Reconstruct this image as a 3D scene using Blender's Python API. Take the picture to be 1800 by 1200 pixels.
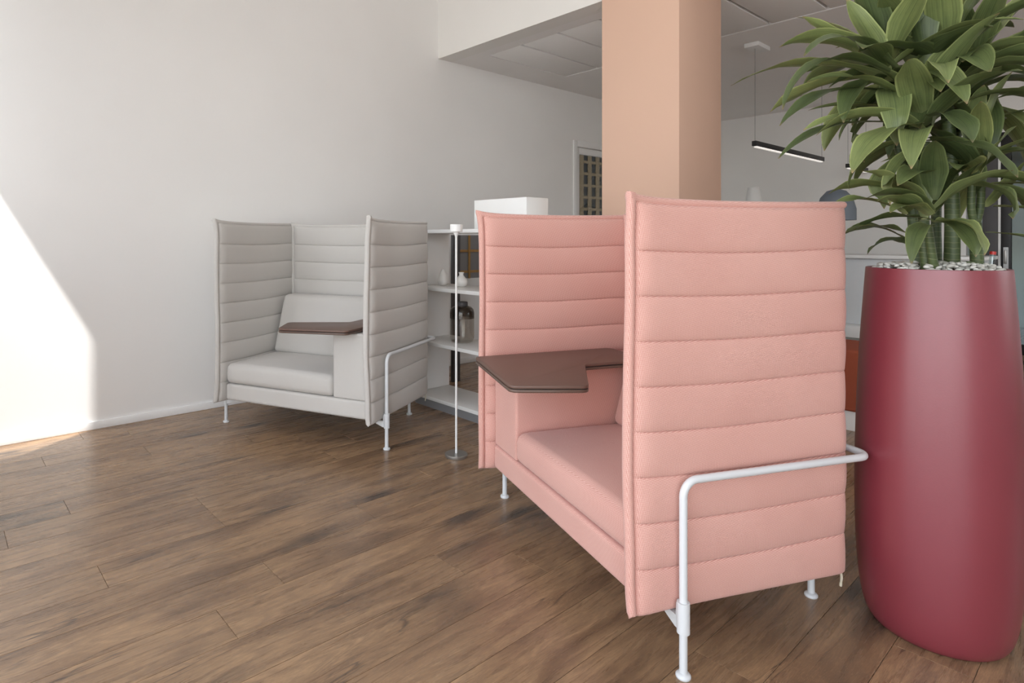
import bpy, bmesh, math, random
from mathutils import Vector, Matrix, noise
PI = math.pi
for o in list(bpy.data.objects):
    bpy.data.objects.remove(o)
SC = bpy.context.scene
COL = SC.collection

# ------------------------------------------------------------------ camera
# room axes: X runs along the white left wall (away to the right), Y towards that wall, Z up
EYE = 1.25
HEAD = math.atan2(.6341, .7733)
cam_d = bpy.data.cameras.new('camera')
cam = bpy.data.objects.new('camera', cam_d); COL.objects.link(cam)
cam.location = (0, 0, EYE); cam.rotation_euler = (PI/2, 0, -HEAD)
cam_d.sensor_width = 36; cam_d.lens = 36*1062/1800
cam_d.shift_x = (900-745)/1800; cam_d.shift_y = -(600-420)/1800
cam_d.clip_start = .02; cam_d.clip_end = 400
SC.camera = cam
def room(x, y):            # metres right of / ahead of the viewpoint -> room axes
    return (.7733*x + .6341*y, -.6341*x + .7733*y)

# ------------------------------------------------------------------ sky, sun, exposure
W = bpy.data.worlds.new('sky'); SC.world = W; W.use_nodes = True
nt = W.node_tree; nt.nodes.clear()
sky = nt.nodes.new('ShaderNodeTexSky'); sky.sky_type = 'NISHITA'; sky.sun_disc = False
sky.sun_elevation = math.radians(57); sky.sun_rotation = math.atan2(-.842, -.539)
hs = nt.nodes.new('ShaderNodeHueSaturation'); hs.inputs['Saturation'].default_value = .36
bg = nt.nodes.new('ShaderNodeBackground'); bg.inputs['Strength'].default_value = .75
wo = nt.nodes.new('ShaderNodeOutputWorld')
nt.links.new(sky.outputs[0], hs.inputs['Color']); nt.links.new(hs.outputs[0], bg.inputs[0]); nt.links.new(bg.outputs[0], wo.inputs[0])
SUN_DIR = Vector((.842, .539, -1.541)).normalized()
sun_d = bpy.data.lights.new('sun', 'SUN'); sun_d.energy = 9; sun_d.angle = math.radians(.9); sun_d.color = (1, .98, .95)
sun = bpy.data.objects.new('sun', sun_d); COL.objects.link(sun)
sun.rotation_euler = SUN_DIR.to_track_quat('-Z', 'Y').to_euler()
A_W = -.35                  # plane of the street-side window wall
for (b0, b1, z0, z1) in ((-3.4, 2.7, .1, 3.9), (3.567, 4.40, 1.19, 3.13), (4.4, 7.2, 1.1, 2.5)):
    d = bpy.data.lights.new('window_portal', 'AREA'); d.shape = 'RECTANGLE'; d.size = z1-z0; d.size_y = b1-b0
    d.cycles.is_portal = True
    o = bpy.data.objects.new('window_portal', d); COL.objects.link(o)
    o.location = (A_W-.2, (b0+b1)/2, (z0+z1)/2); o.rotation_euler = (0, -PI/2, 0)
    if b0 == 4.4:                                  # unseen back-wall opening, added to light the deep room
        d.size = b1-b0; d.size_y = z1-z0; o.location = ((b0+b1)/2, -3.8, (z0+z1)/2); o.rotation_euler = (PI/2, 0, 0)
SC.view_settings.view_transform = 'Standard'; SC.view_settings.look = 'None'
SC.view_settings.gamma = 1; SC.view_settings.exposure = -.22
SC.view_settings.use_curve_mapping = False
SC.cycles.use_denoising = True
SC.cycles.max_bounces = 12; SC.cycles.diffuse_bounces = 6; SC.cycles.transparent_max_bounces = 16
SC.cycles.sample_clamp_indirect = 8

# ------------------------------------------------------------------ material helpers
def srgb(r, g, b):
    f = lambda c: (c/255/12.92) if c <= 10 else ((c/255+.055)/1.055)**2.4
    return (f(r), f(g), f(b), 1)
class NT:
    def __init__(s, name):
        s.m = bpy.data.materials.new(name); s.m.use_nodes = True
        s.t = s.m.node_tree; s.p = s.t.nodes['Principled BSDF']
    def n(s, typ, **kw):
        nd = s.t.nodes.new(typ)
        for k, v in kw.items(): setattr(nd, k, v)
        return nd
    def l(s, a, b): s.t.links.new(a, b)
    def math(s, op, a, b=None, c=None):
        nd = s.n('ShaderNodeMath', operation=op)
        for i, v in enumerate((a, b, c)):
            if v is None: continue
            if isinstance(v, (int, float)): nd.inputs[i].default_value = v
            else: s.l(v, nd.inputs[i])
        return nd.outputs[0]
    def ramp(s, fac, stops):
        nd = s.n('ShaderNodeValToRGB')
        e = nd.color_ramp.elements
        while len(e) < len(stops): e.new(.5)
        for el, (p, c) in zip(e, stops): el.position = p; el.color = c
        s.l(fac, nd.inputs[0]); return nd.outputs[0]
    def mix(s, fac, a, b, mode='MIX'):
        nd = s.n('ShaderNodeMix', data_type='RGBA', blend_type=mode)
        for i, v in ((0, fac), (6, a), (7, b)):
            if isinstance(v, (int, float)): nd.inputs[i].default_value = v
            elif isinstance(v, tuple): nd.inputs[i].default_value = v
            else: s.l(v, nd.inputs[i])
        return nd.outputs[2]
    def noise(s, vec, scale, detail=3, rough=.5, dist=0):
        nd = s.n('ShaderNodeTexNoise')
        nd.inputs['Scale'].default_value = scale; nd.inputs['Detail'].default_value = detail
        nd.inputs['Roughness'].default_value = rough; nd.inputs['Distortion'].default_value = dist
        if vec is not None: s.l(vec, nd.inputs['Vector'])
        return nd.outputs['Fac']
    def mapping(s, vec, scale=(1, 1, 1), rot=(0, 0, 0), loc=(0, 0, 0)):
        nd = s.n('ShaderNodeMapping')
        nd.inputs['Scale'].default_value = scale; nd.inputs['Rotation'].default_value = rot; nd.inputs['Location'].default_value = loc
        s.l(vec, nd.inputs['Vector']); return nd.outputs[0]
    def bump(s, h, strength, dist):
        nd = s.n('ShaderNodeBump'); nd.inputs['Strength'].default_value = strength; nd.inputs['Distance'].default_value = dist
        s.l(h, nd.inputs['Height']); s.l(nd.outputs[0], s.p.inputs['Normal'])
    def set(s, **kw):
        for k, v in kw.items():
            i = s.p.inputs[k.replace('_', ' ')]
            if isinstance(v, (int, float, tuple)): i.default_value = v
            else: s.l(v, i)
        return s

def plain(name, col, rough=.5, spec=.5, metal=0, bump=0, bscale=80, **kw):
    k = NT(name); tc = k.n('ShaderNodeTexCoord').outputs['Object']
    f = k.noise(tc, bscale, 3)
    g = k.noise(tc, 1.7, 2)
    c2 = tuple(x*.94 for x in col[:3]) + (1,)
    k.set(Base_Color=k.mix(g, c2, col), Roughness=rough, Metallic=metal, **kw)
    k.p.inputs['Specular IOR Level'].default_value = spec
    if bump: k.bump(f, bump, .002)
    return k.m

M = {}
M['wall'] = plain('wall_paint', srgb(242, 241, 239), .85, .25, bump=.12, bscale=140)
M['lintel'] = plain('lintel_paint', srgb(240, 238, 234), .85, .25, bump=.1, bscale=140)
M['ceiling'] = plain('ceiling_paint', srgb(244, 242, 240), .9, .2, bump=.08, bscale=140)
M['tile'] = plain('ceiling_panel', srgb(246, 245, 243), .8, .2)
M['base'] = plain('baseboard_paint', srgb(240, 240, 239), .45, .4)
M['pillar'] = plain('peach_paint', srgb(222, 186, 164), .85, .25, bump=.1, bscale=140)
M['white_lac'] = plain('white_lacquer', srgb(238, 238, 236), .35, .5)
M['frame_metal'] = plain('light_grey_powder_coat', srgb(214, 217, 219), .38, .5)
M['kick'] = plain('grey_plinth', srgb(128, 128, 130), .5, .4)
M['table'] = plain('brown_tabletop', srgb(104, 80, 70), .42, .45, bump=.05, bscale=300)
M['table_edge'] = plain('brown_table_edge', srgb(96, 76, 66), .3, .5)
M['ceramic'] = plain('white_ceramic', srgb(236, 234, 230), .3, .5)
M['lamp_white'] = plain('white_lamp_enamel', srgb(236, 236, 234), .35, .5)
M['steel'] = plain('brushed_steel', srgb(176, 174, 170), .38, .5, metal=.85)
M['black'] = plain('black_metal', srgb(30, 29, 30), .45, .4)
M['darkpost'] = plain('anthracite_panel', srgb(78, 76, 77), .5, .4)
M['brass'] = plain('aged_brass', srgb(168, 130, 80), .4, .5, metal=.5)
M['bluegrey'] = plain('blue_grey_shade', srgb(112, 120, 130), .5, .4)
M['orange'] = plain('terracotta_fabric', srgb(160, 84, 62), .9, .2, bump=.3, bscale=500)
M['soil'] = plain('dark_soil', srgb(52, 40, 32), .95, .1, bump=.5, bscale=60)
M['red'] = plain('red_cap', srgb(190, 52, 44), .4, .5)
M['stone'] = plain('pale_facade_stone', srgb(176, 160, 132), .9, .2)
M['pavement'] = plain('pale_pavement', srgb(196, 194, 190), .9, .2)
M['canopy'] = plain('sun_block_white', srgb(225, 225, 222), .8, .2)
M['zip'] = plain('beige_zip_tape', srgb(206, 198, 178), .8, .2)
M['tilegroove'] = plain('grey_joint', srgb(172, 166, 162), .9, .1)

def glass(name, col, trans, rough=.02):
    k = NT(name); k.t.nodes.remove(k.p)
    tr = k.n('ShaderNodeBsdfTransparent'); tr.inputs[0].default_value = trans
    gl = k.n('ShaderNodeBsdfGlossy'); gl.inputs['Roughness'].default_value = rough; gl.inputs[0].default_value = col
    fr = k.n('ShaderNodeLayerWeight'); fc = k.math('MULTIPLY_ADD', k.math('POWER', fr.outputs['Facing'], 4), .55, .035)
    mx = k.n('ShaderNodeMixShader')
    k.l(fc, mx.inputs[0]); k.l(tr.outputs[0], mx.inputs[1]); k.l(gl.outputs[0], mx.inputs[2])
    k.l(mx.outputs[0], k.t.nodes['Material Output'].inputs[0]); return k.m
M['glass'] = glass('clear_glass', (1, 1, 1, 1), (.86, .92, .92, 1))
M['tinted'] = glass('reflection_dimming_glass', (1, 1, 1, 1), (.29, .285, .28, 1))  # tint added so the building behind the pane looks dim like a reflection
M['jar'] = glass('smoked_jar_glass', (1, 1, 1, 1), (.90, .89, .87, 1), .04)
M['jar_dark'] = glass('dark_jar_glass', (1, 1, 1, 1), (.58, .55, .52, 1), .08)
M['facade_glass'] = plain('facade_window_glass', srgb(46, 52, 52), .15, .6)

def emis(name, col, st):
    k = NT(name); k.set(Base_Color=col, Emission_Color=col, Emission_Strength=st); return k.m
M['led'] = emis('led_diffuser', (1, .95, .90, 1), .75)

def wood():
    k = NT('oak_plank')
    tc = k.n('ShaderNodeTexCoord').outputs['Object']
    oi = k.n('ShaderNodeObjectInfo')
    off = k.n('ShaderNodeVectorMath', operation='SCALE'); k.l(oi.outputs['Location'], off.inputs[0]); off.inputs['Scale'].default_value = 3.7
    v = k.n('ShaderNodeVectorMath', operation='ADD'); k.l(tc, v.inputs[0]); k.l(off.outputs[0], v.inputs[1]); v = v.outputs[0]
    wob = k.noise(k.mapping(v, (1.6, 3, 1)), 1.0, 2)
    cmb = k.n('ShaderNodeCombineXYZ'); k.l(k.math('MULTIPLY_ADD', wob, .07, -.035), cmb.inputs[1])
    va = k.n('ShaderNodeVectorMath', operation='ADD'); k.l(v, va.inputs[0]); k.l(cmb.outputs[0], va.inputs[1]); w = va.outputs[0]
    broad = k.noise(k.mapping(w, (1.5, 6, 1)), 1.0, 4, .62, .5)
    base = k.ramp(broad, [(.30, srgb(110, 87, 67)), (.43, srgb(142, 114, 88)), (.56, srgb(172, 141, 109)), (.70, srgb(140, 114, 90))])
    # cathedral figure: contour lines of a stretched noise
    n1 = k.noise(k.mapping(w, (1.0, 7.5, 1), loc=(2, 9, 0)), 1.0, 2, .5, .35)
    fig = k.math('MULTIPLY_ADD', k.math('SINE', k.math('MULTIPLY', n1, 150)), .5, .5)
    figm = k.noise(k.mapping(w, (3, 9, 1)), 1.0, 2)
    c = k.mix(k.math('MULTIPLY', k.math('MULTIPLY', fig, figm), .55), base, srgb(98, 79, 64))
    streak = k.noise(k.mapping(w, (2.2, 42, 1)), 1.0, 5, .68, .5)
    st = k.ramp(streak, [(.38, (1, 1, 1, 1)), (.60, (0, 0, 0, 1))])
    c = k.mix(k.math('MULTIPLY', st, .42), c, srgb(92, 73, 59))
    fine = k.noise(k.mapping(w, (34, 330, 1)), 1.0, 3, .7)
    fn = k.ramp(fine, [(.40, (1, 1, 1, 1)), (.58, (0, 0, 0, 1))])
    c = k.mix(k.math('MULTIPLY', fn, .34), c, srgb(84, 68, 56))
    flk = k.noise(k.mapping(w, (60, 260, 1), loc=(7, 1, 0)), 1.0, 2, .6)
    c = k.mix(k.math('MULTIPLY', k.ramp(flk, [(.56, (0, 0, 0, 1)), (.72, (1, 1, 1, 1))]), .35), c, srgb(180, 152, 122))
    # knots with a dark smear along the grain
    kn = k.n('ShaderNodeTexVoronoi', feature='F1'); k.l(k.mapping(w, (1.15, 3.6, 1)), kn.inputs['Vector']); kn.inputs['Scale'].default_value = 1.25
    kd = k.math('ADD', kn.outputs['Distance'], k.math('MULTIPLY_ADD', k.noise(k.mapping(w, (9, 30, 1)), 1.0, 4, .7), .34, -.17))
    knot = k.ramp(kd, [(.0, (1, 1, 1, 1)), (.09, (.9, .9, .9, 1)), (.17, (.42, .42, .42, 1)), (.34, (0, 0, 0, 1))])
    c = k.mix(k.math('MULTIPLY', knot, .88), c, srgb(60, 52, 47))
    # hairline drying cracks
    n2 = k.noise(k.mapping(w, (.9, 11, 1), loc=(4, 2, 0)), 1.0, 3, .55, .4)
    ln = k.ramp(k.math('ABSOLUTE', k.math('SUBTRACT', n2, .47)), [(.0, (1, 1, 1, 1)), (.012, (0, 0, 0, 1))])
    mk = k.ramp(k.noise(k.mapping(w, (1.7, 5, 1), loc=(1, 6, 0)), 1.0, 2), [(.52, (0, 0, 0, 1)), (.60, (1, 1, 1, 1))])
    crk = k.math('MULTIPLY', ln, mk)
    c = k.mix(k.math('MULTIPLY', crk, .75), c, srgb(60, 50, 44))
    hv = k.n('ShaderNodeHueSaturation'); k.l(c, hv.inputs['Color'])
    k.l(k.math('MULTIPLY_ADD', oi.outputs['Random'], .14, 1.02), hv.inputs['Value'])
    hv.inputs['Saturation'].default_value = 1.04
    k.set(Base_Color=hv.outputs[0], Roughness=k.math('MULTIPLY_ADD', streak, .12, .22))
    k.p.inputs['Specular IOR Level'].default_value = .6
    k.bump(k.math('ADD', k.math('MULTIPLY', fn, -.6), k.math('MULTIPLY', crk, -1.5)), .10, .001)
    return k.m
M['wood'] = wood()

def fabric(name, light, dark, period, contrast, bump=.35):
    k = NT(name); uv = k.n('ShaderNodeTexCoord').outputs['UV']
    s = 1/period
    sep = k.n('ShaderNodeSeparateXYZ'); k.l(k.mapping(uv, (s, s, s), (0, 0, .62)), sep.inputs[0])
    a = k.math('SINE', k.math('MULTIPLY', sep.outputs[0], 2*PI)); b = k.math('SINE', k.math('MULTIPLY', sep.outputs[1], 2*PI))
    w = k.math('MULTIPLY_ADD', k.math('MULTIPLY', a, b), .5, .5)
    mel = k.noise(k.mapping(uv, (420, 420, 1)), 1, 2, .7)
    big = k.noise(uv, 3.0, 2)
    f = k.math('ADD', k.math('MULTIPLY', w, contrast), k.math('MULTIPLY', mel, 1-contrast))
    f = k.math('ADD', f, k.math('MULTIPLY_ADD', big, .16, -.08))
    c = k.ramp(f, [(.22, dark), (.78, light)])
    k.set(Base_Color=c, Roughness=.95); k.p.inputs['Specular IOR Level'].default_value = .15
    k.p.inputs['Sheen Weight'].default_value = .2; k.p.inputs['Sheen Roughness'].default_value = .5
    k.bump(k.math('ADD', w, mel), bump, .0012)
    return k.m
M['pink'] = fabric('coral_pink_weave', srgb(230, 191, 179), srgb(182, 119, 108), .0056, .66, .22)
M['grey'] = fabric('warm_grey_weave', srgb(212, 209, 204), srgb(176, 172, 167), .005, .35, .25)

def pot_mat():
    k = NT('raspberry_satin_glaze'); tc = k.n('ShaderNodeTexCoord').outputs['Object']
    f = k.noise(tc, 260, 2); g = k.noise(tc, 2.0, 2)
    k.set(Base_Color=k.mix(g, srgb(122, 46, 57), srgb(133, 55, 65)), Roughness=.36)
    k.p.inputs['Specular IOR Level'].default_value = .85
    k.bump(f, .12, .001); return k.m
M['pot'] = pot_mat()

def leaf_mat():
    k = NT('dracaena_leaf'); uv = k.n('ShaderNodeTexCoord').outputs['UV']; oi = k.n('ShaderNodeObjectInfo')
    sep = k.n('ShaderNodeSeparateXYZ'); k.l(uv, sep.inputs[0])
    across = k.math('ABSOLUTE', k.math('MULTIPLY_ADD', sep.outputs[0], 2, -1))
    st = k.noise(k.mapping(uv, (26, 1.1, 1)), 1, 3, .6)
    bl = k.noise(k.mapping(uv, (2, 5, 1)), 1, 3, .6)
    c = k.ramp(st, [(.3, srgb(48, 66, 34)), (.7, srgb(92, 112, 56))])
    c = k.mix(k.math('MULTIPLY', bl, .45), c, srgb(126, 142, 70))
    edge = k.ramp(across, [(.84, (0, 0, 0, 1)), (.97, (1, 1, 1, 1))])
    c = k.mix(k.math('MULTIPLY', edge, .55), c, srgb(150, 166, 92))
    mid = k.ramp(across, [(.0, (1, 1, 1, 1)), (.07, (0, 0, 0, 1))])
    c = k.mix(k.math('MULTIPLY', mid, .4), c, srgb(52, 74, 36))
    tip = k.ramp(sep.outputs[1], [(.955, (0, 0, 0, 1)), (1, (1, 1, 1, 1))])
    c = k.mix(k.math('MULTIPLY', tip, .8), c, srgb(140, 112, 70))
    root = k.ramp(sep.outputs[1], [(.0, (1, 1, 1, 1)), (.2, (0, 0, 0, 1))])
    c = k.mix(k.math('MULTIPLY', root, .5), c, srgb(158, 170, 108))
    hv = k.n('ShaderNodeHueSaturation'); k.l(c, hv.inputs['Color'])
    k.l(k.math('MULTIPLY_ADD', k.math('POWER', oi.outputs['Random'], 1.6), 1.15, .72), hv.inputs['Value'])
    k.l(k.math('MULTIPLY_ADD', oi.outputs['Random'], -.03, .505), hv.inputs['Hue'])
    hv.inputs['Saturation'].default_value = .84
    k.set(Base_Color=hv.outputs[0], Roughness=.42); k.p.inputs['Specular IOR Level'].default_value = .45
    tl = k.n('ShaderNodeBsdfTranslucent'); k.l(hv.outputs[0], tl.inputs[0])
    mx = k.n('ShaderNodeMixShader'); mx.inputs[0].default_value = .18
    k.l(k.p.outputs[0], mx.inputs[1]); k.l(tl.outputs[0], mx.inputs[2])
    k.l(mx.outputs[0], k.t.nodes['Material Output'].inputs[0])
    k.bump(st, .25, .002); return k.m
M['leaf'] = leaf_mat()
def cane_mat():
    k = NT('ringed_green_cane'); tc = k.n('ShaderNodeTexCoord').outputs['Object']
    sep = k.n('ShaderNodeSeparateXYZ'); k.l(tc, sep.inputs[0])
    n = k.noise(k.mapping(tc, (14, 14, 5)), 1, 2)
    z = k.math('ADD', k.math('MULTIPLY', sep.outputs[2], 58), k.math('MULTIPLY', n, 1.3))
    ring = k.ramp(k.math('FRACT', z), [(.0, (1, 1, 1, 1)), (.10, (0, 0, 0, 1))])
    c = k.mix(k.noise(tc, 18, 3), srgb(46, 62, 36), srgb(84, 98, 54))
    c = k.mix(k.math('MULTIPLY', ring, .75), c, srgb(150, 150, 108))
    k.set(Base_Color=c, Roughness=.5); k.bump(ring, .3, .002); return k.m
M['cane'] = cane_mat()
def pebble_mat():
    k = NT('white_pebble'); oi = k.n('ShaderNodeObjectInfo'); tc = k.n('ShaderNodeTexCoord').outputs['Object']
    c = k.ramp(oi.outputs['Random'], [(0, srgb(186, 184, 176)), (.5, srgb(222, 220, 212)), (1, srgb(240, 238, 232))])
    k.set(Base_Color=k.mix(k.math('MULTIPLY', k.noise(tc, 60, 3), .3), c, srgb(170, 166, 156)), Roughness=.6); return k.m
M['pebble'] = pebble_mat()

# ------------------------------------------------------------------ mesh helpers
def tag(o, label=None, cat=None, group=None, kind=None):
    if label: o['label'] = label
    if cat: o['category'] = cat
    if group: o['group'] = group
    if kind: o['kind'] = kind
    return o
def box_uv(me):
    uvl = me.uv_layers.new(name='UVMap')
    for p in me.polygons:
        n = p.normal; ax = max(range(3), key=lambda i: abs(n[i]))
        for li in p.loop_indices:
            c = me.vertices[me.loops[li].vertex_index].co
            uvl.data[li].uv = ((c.y, c.z), (c.x, c.z), (c.x, c.y))[ax]
def obj(name, bm, mat, parent=None, smooth=True, uv=True, angle=40):
    bmesh.ops.recalc_face_normals(bm, faces=bm.faces)
    me = bpy.data.meshes.new(name); bm.to_mesh(me); bm.free()
    if uv and not me.uv_layers: box_uv(me)
    if smooth:
        for p in me.polygons: p.use_smooth = True
        me.set_sharp_from_angle(angle=math.radians(angle))
    me.materials.append(M[mat] if isinstance(mat, str) else mat)
    o = bpy.data.objects.new(name, me); COL.objects.link(o)
    if parent: o.parent = parent
    return o
def empty(name, loc=(0, 0, 0), rz=0):
    o = bpy.data.objects.new(name, None); COL.objects.link(o); o.empty_display_size = .1
    o.location = loc; o.rotation_euler = (0, 0, rz); return o
def BM(): return bmesh.new()
def box(bm, x0, x1, y0, y1, z0, z1, bev=0, seg=2):
    r = bmesh.ops.create_cube(bm, size=1)
    vs = r['verts']
    for v in vs:
        v.co = ((x0+x1)/2+v.co.x*(x1-x0), (y0+y1)/2+v.co.y*(y1-y0), (z0+z1)/2+v.co.z*(z1-z0))
    if bev:
        es = list({e for v in vs for e in v.link_edges})
        bmesh.ops.bevel(bm, geom=es, offset=bev, segments=seg, affect='EDGES', profile=.5)
    return bm
def tube(bm, pts, r, n=14, cap=True):
    """swept tube; r may be a number or a list"""
    pts = [Vector(p) for p in pts]; rings = []
    up = Vector((0, 0, 1)); prev = None
    for i, p in enumerate(pts):
        t = (pts[min(i+1, len(pts)-1)]-pts[max(i-1, 0)]).normalized()
        if prev is None:
            a = t.cross(up if abs(t.z) < .9 else Vector((1, 0, 0))).normalized()
        else:
            a = (prev-t*prev.dot(t)).normalized()
        prev = a; b = t.cross(a); rr = r[i] if isinstance(r, (list, tuple)) else r
        rings.append([bm.verts.new(p+a*rr*math.cos(2*PI*k/n)+b*rr*math.sin(2*PI*k/n)) for k in range(n)])
    for A, B in zip(rings, rings[1:]):
        for k in range(n): bm.faces.new((A[k], A[(k+1) % n], B[(k+1) % n], B[k]))
    if cap: bm.faces.new(rings[0]); bm.faces.new(rings[-1][::-1])
    return bm
def lathe(bm, prof, n=40, c=(0, 0, 0)):
    rings = []
    for r, z in prof:
        if r <= 1e-5: rings.append([bm.verts.new((c[0], c[1], c[2]+z))])
        else: rings.append([bm.verts.new((c[0]+r*math.cos(2*PI*k/n), c[1]+r*math.sin(2*PI*k/n), c[2]+z)) for k in range(n)])
    for A, B in zip(rings, rings[1:]):
        for k in range(n):
            k2 = (k+1) % n
            if len(A) == 1 and len(B) == 1: continue
            if len(A) == 1: bm.faces.new((A[0], B[k2], B[k]))
            elif len(B) == 1: bm.faces.new((A[k], A[k2], B[0]))
            else: bm.faces.new((A[k], A[k2], B[k2], B[k]))
    return bm
def fillet(pts, rad, n=7):
    """round the corners of a polyline"""
    pts = [Vector(p) for p in pts]; out = [pts[0]]
    for a, b, c in zip(pts, pts[1:], pts[2:]):
        d1 = (a-b).normalized(); d2 = (c-b).normalized()
        th = d1.angle(d2); k = min(rad/math.tan(th/2), (a-b).length*.49, (c-b).length*.49)
        r = k*math.tan(th/2)
        cen = b+(d1+d2).normalized()*(r/math.sin(th/2))
        s = b+d1*k-cen; e = b+d2*k-cen
        for i in range(n+1):
            t = i/n; ang = s.angle(e)
            v = (s*math.sin((1-t)*ang)+e*math.sin(t*ang))/math.sin(ang)
            out.append(cen+v)
    return out+[pts[-1]]
def slab(bm, poly, z0, z1, rad=.03, bev=.004):
    """flat board from a closed outline with rounded corners"""
    P = [Vector((x, y, 0)) for x, y in poly]; m = len(P); pts = []
    for i in range(m):
        seg = fillet([P[i-1], P[i], P[(i+1) % m]], rad, 6)[1:-1]; pts += seg
    vs = [bm.verts.new((p.x, p.y, z0)) for p in pts]
    f = bm.faces.new(vs)
    r = bmesh.ops.extrude_face_region(bm, geom=[f])
    top = [g for g in r['geom'] if isinstance(g, bmesh.types.BMVert)]
    for v in top: v.co.z = z1
    bmesh.ops.recalc_face_normals(bm, faces=bm.faces)
    es = [e for e in bm.edges if abs(e.verts[0].co.z-e.verts[1].co.z) < 1e-6]
    bmesh.ops.bevel(bm, geom=es, offset=bev, segments=2, affect='EDGES', profile=.5)
    return bm
def axis_lines(lo, hi, r, n):
    e = [lo+r*(1-math.cos(PI/2*i/5)) for i in range(6)]
    f = [hi-(x-lo) for x in e][::-1]
    mid = [lo+r+(hi-lo-2*r)*i/n for i in range(1, n)]
    return e+mid+f
def cushion(x0, x1, y0, y1, z0, z1, r, n=10, shape=None):
    """soft rounded box; shape(p) may push each vertex"""
    bm = BM()
    L = [axis_lines(a, b, r, n) for a, b in ((x0, x1), (y0, y1), (z0, z1))]
    lo = Vector((x0+r, y0+r, z0+r)); hi = Vector((x1-r, y1-r, z1-r))
    cache = {}
    def V(p):
        k = (round(p[0], 6), round(p[1], 6), round(p[2], 6))
        if k not in cache:
            p = Vector(p); q = Vector([min(max(p[i], lo[i]), hi[i]) for i in range(3)])
            d = p-q
            if d.length > 1e-9: p = q+d.normalized()*r
            if shape: p = shape(p)
            cache[k] = bm.verts.new(p)
        return cache[k]
    for ax in range(3):
        u, v = [(1, 2), (0, 2), (0, 1)][ax]
        for side in (L[ax][0], L[ax][-1]):
            for a0, a1 in zip(L[u], L[u][1:]):
                for b0, b1 in zip(L[v], L[v][1:]):
                    q = []
                    for a, b in ((a0, b0), (a1, b0), (a1, b1), (a0, b1)):
                        p = [0, 0, 0]; p[ax] = side; p[u] = a; p[v] = b; q.append(V(p))
                    try: bm.faces.new(q)
                    except ValueError: pass
    return bm

# ------------------------------------------------------------------ the room
B_L = 4.451; A_FAR = 9.1; B_BACK = -3.6; Z_HI = 4.2; Z_LO = 3.0; A_LIN = 3.83
def struct(name, bm, mat, parent=None, **kw):
    o = obj(name, bm, mat, parent, **kw)
    if not parent: o['kind'] = 'structure'
    return o
# floor slab and its planks
floor = struct('floor', box(BM(), A_W-.2, 12.2, B_BACK-.2, B_L+.2, -.12, -.004), 'wood')
rnd = random.Random(4)
PW, PL, GAP = .187, 1.55, .0016
plank_mesh = {}
def plank(x0, x1, y0, y1):
    key = (round(x1-x0, 3), round(y1-y0, 3))
    if key not in plank_mesh:
        hx, hy = key[0]/2-GAP/2, key[1]/2-GAP/2
        bm = box(BM(), -hx, hx, -hy, hy, -.004, 0)
        es = [e for e in bm.edges if e.verts[0].co.z > -.001 and e.verts[1].co.z > -.001]
        bmesh.ops.bevel(bm, geom=es, offset=.0005, segments=1, affect='EDGES')
        me = bpy.data.meshes.new('plank'); bm.to_mesh(me); bm.free(); me.materials.append(M['wood']); plank_mesh[key] = me
    o = bpy.data.objects.new('plank', plank_mesh[key]); COL.objects.link(o)
    o.location = ((x0+x1)/2, (y0+y1)/2, 0); o.parent = floor
    if rnd.random() < .5: o.rotation_euler = (0, 0, PI)
yb = B_L-.001; row = 0
while yb > -.75:
    x = A_W-rnd.choice((.2, .45, .7, .95, 1.2)); y0 = yb-PW
    while x < A_FAR:
        xa, xb = max(x, A_W), min(x+PL, A_FAR)
        if xb-xa > .05: plank(round(xa, 3), round(xb, 3), y0, yb)
        x += PL
    yb = y0
# left wall with the opening of a glazed door
D0, D1, DZ = 6.02, 7.15, 2.36
bm = BM()
box(bm, A_W-.2, D0, B_L, B_L+.2, 0, Z_HI); box(bm, D0, D1, B_L, B_L+.2, DZ, Z_HI); box(bm, D1, A_FAR+.2, B_L, B_L+.2, 0, Z_HI)
struct('wall_left', bm, 'wall', smooth=False)
bm = BM(); box(bm, A_W, D0-.07, B_L-.014, B_L, 0, .052, .003); struct('baseboard_left', bm, 'base')
bm = BM(); box(bm, D1+.07, A_FAR, B_L-.014, B_L, 0, .052, .003); struct('baseboard_left_end', bm, 'base')
door = empty('door_1', (D0, B_L, 0)); door['kind'] = 'structure'
def jamb(x0, x1, z0, z1, y0=-.02, y1=.12, nm='door_frame', m='base'): return obj(nm, box(BM(), x0, x1, y0, y1, z0, z1, .004), m, door)
jamb(-.07, .0, 0, DZ+.07, -.02, .0); jamb(D1-D0, D1-D0+.07, 0, DZ+.07, -.02, .0); jamb(0, D1-D0, DZ, DZ+.07, -.02, .0)
jamb(.004, .075, 0, DZ-.004, .01, .06, 'door_stile'); jamb(D1-D0-.075, D1-D0-.004, 0, DZ-.004, .01, .06, 'door_stile')
jamb(.075, D1-D0-.075, DZ-.08, DZ-.004, .01, .06, 'door_rail'); jamb(.075, D1-D0-.075, 0, .12, .01, .06, 'door_rail')
jamb(.075, D1-D0-.075, .12, DZ-.08, .03, .04, 'pane', 'tinted')
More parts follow.
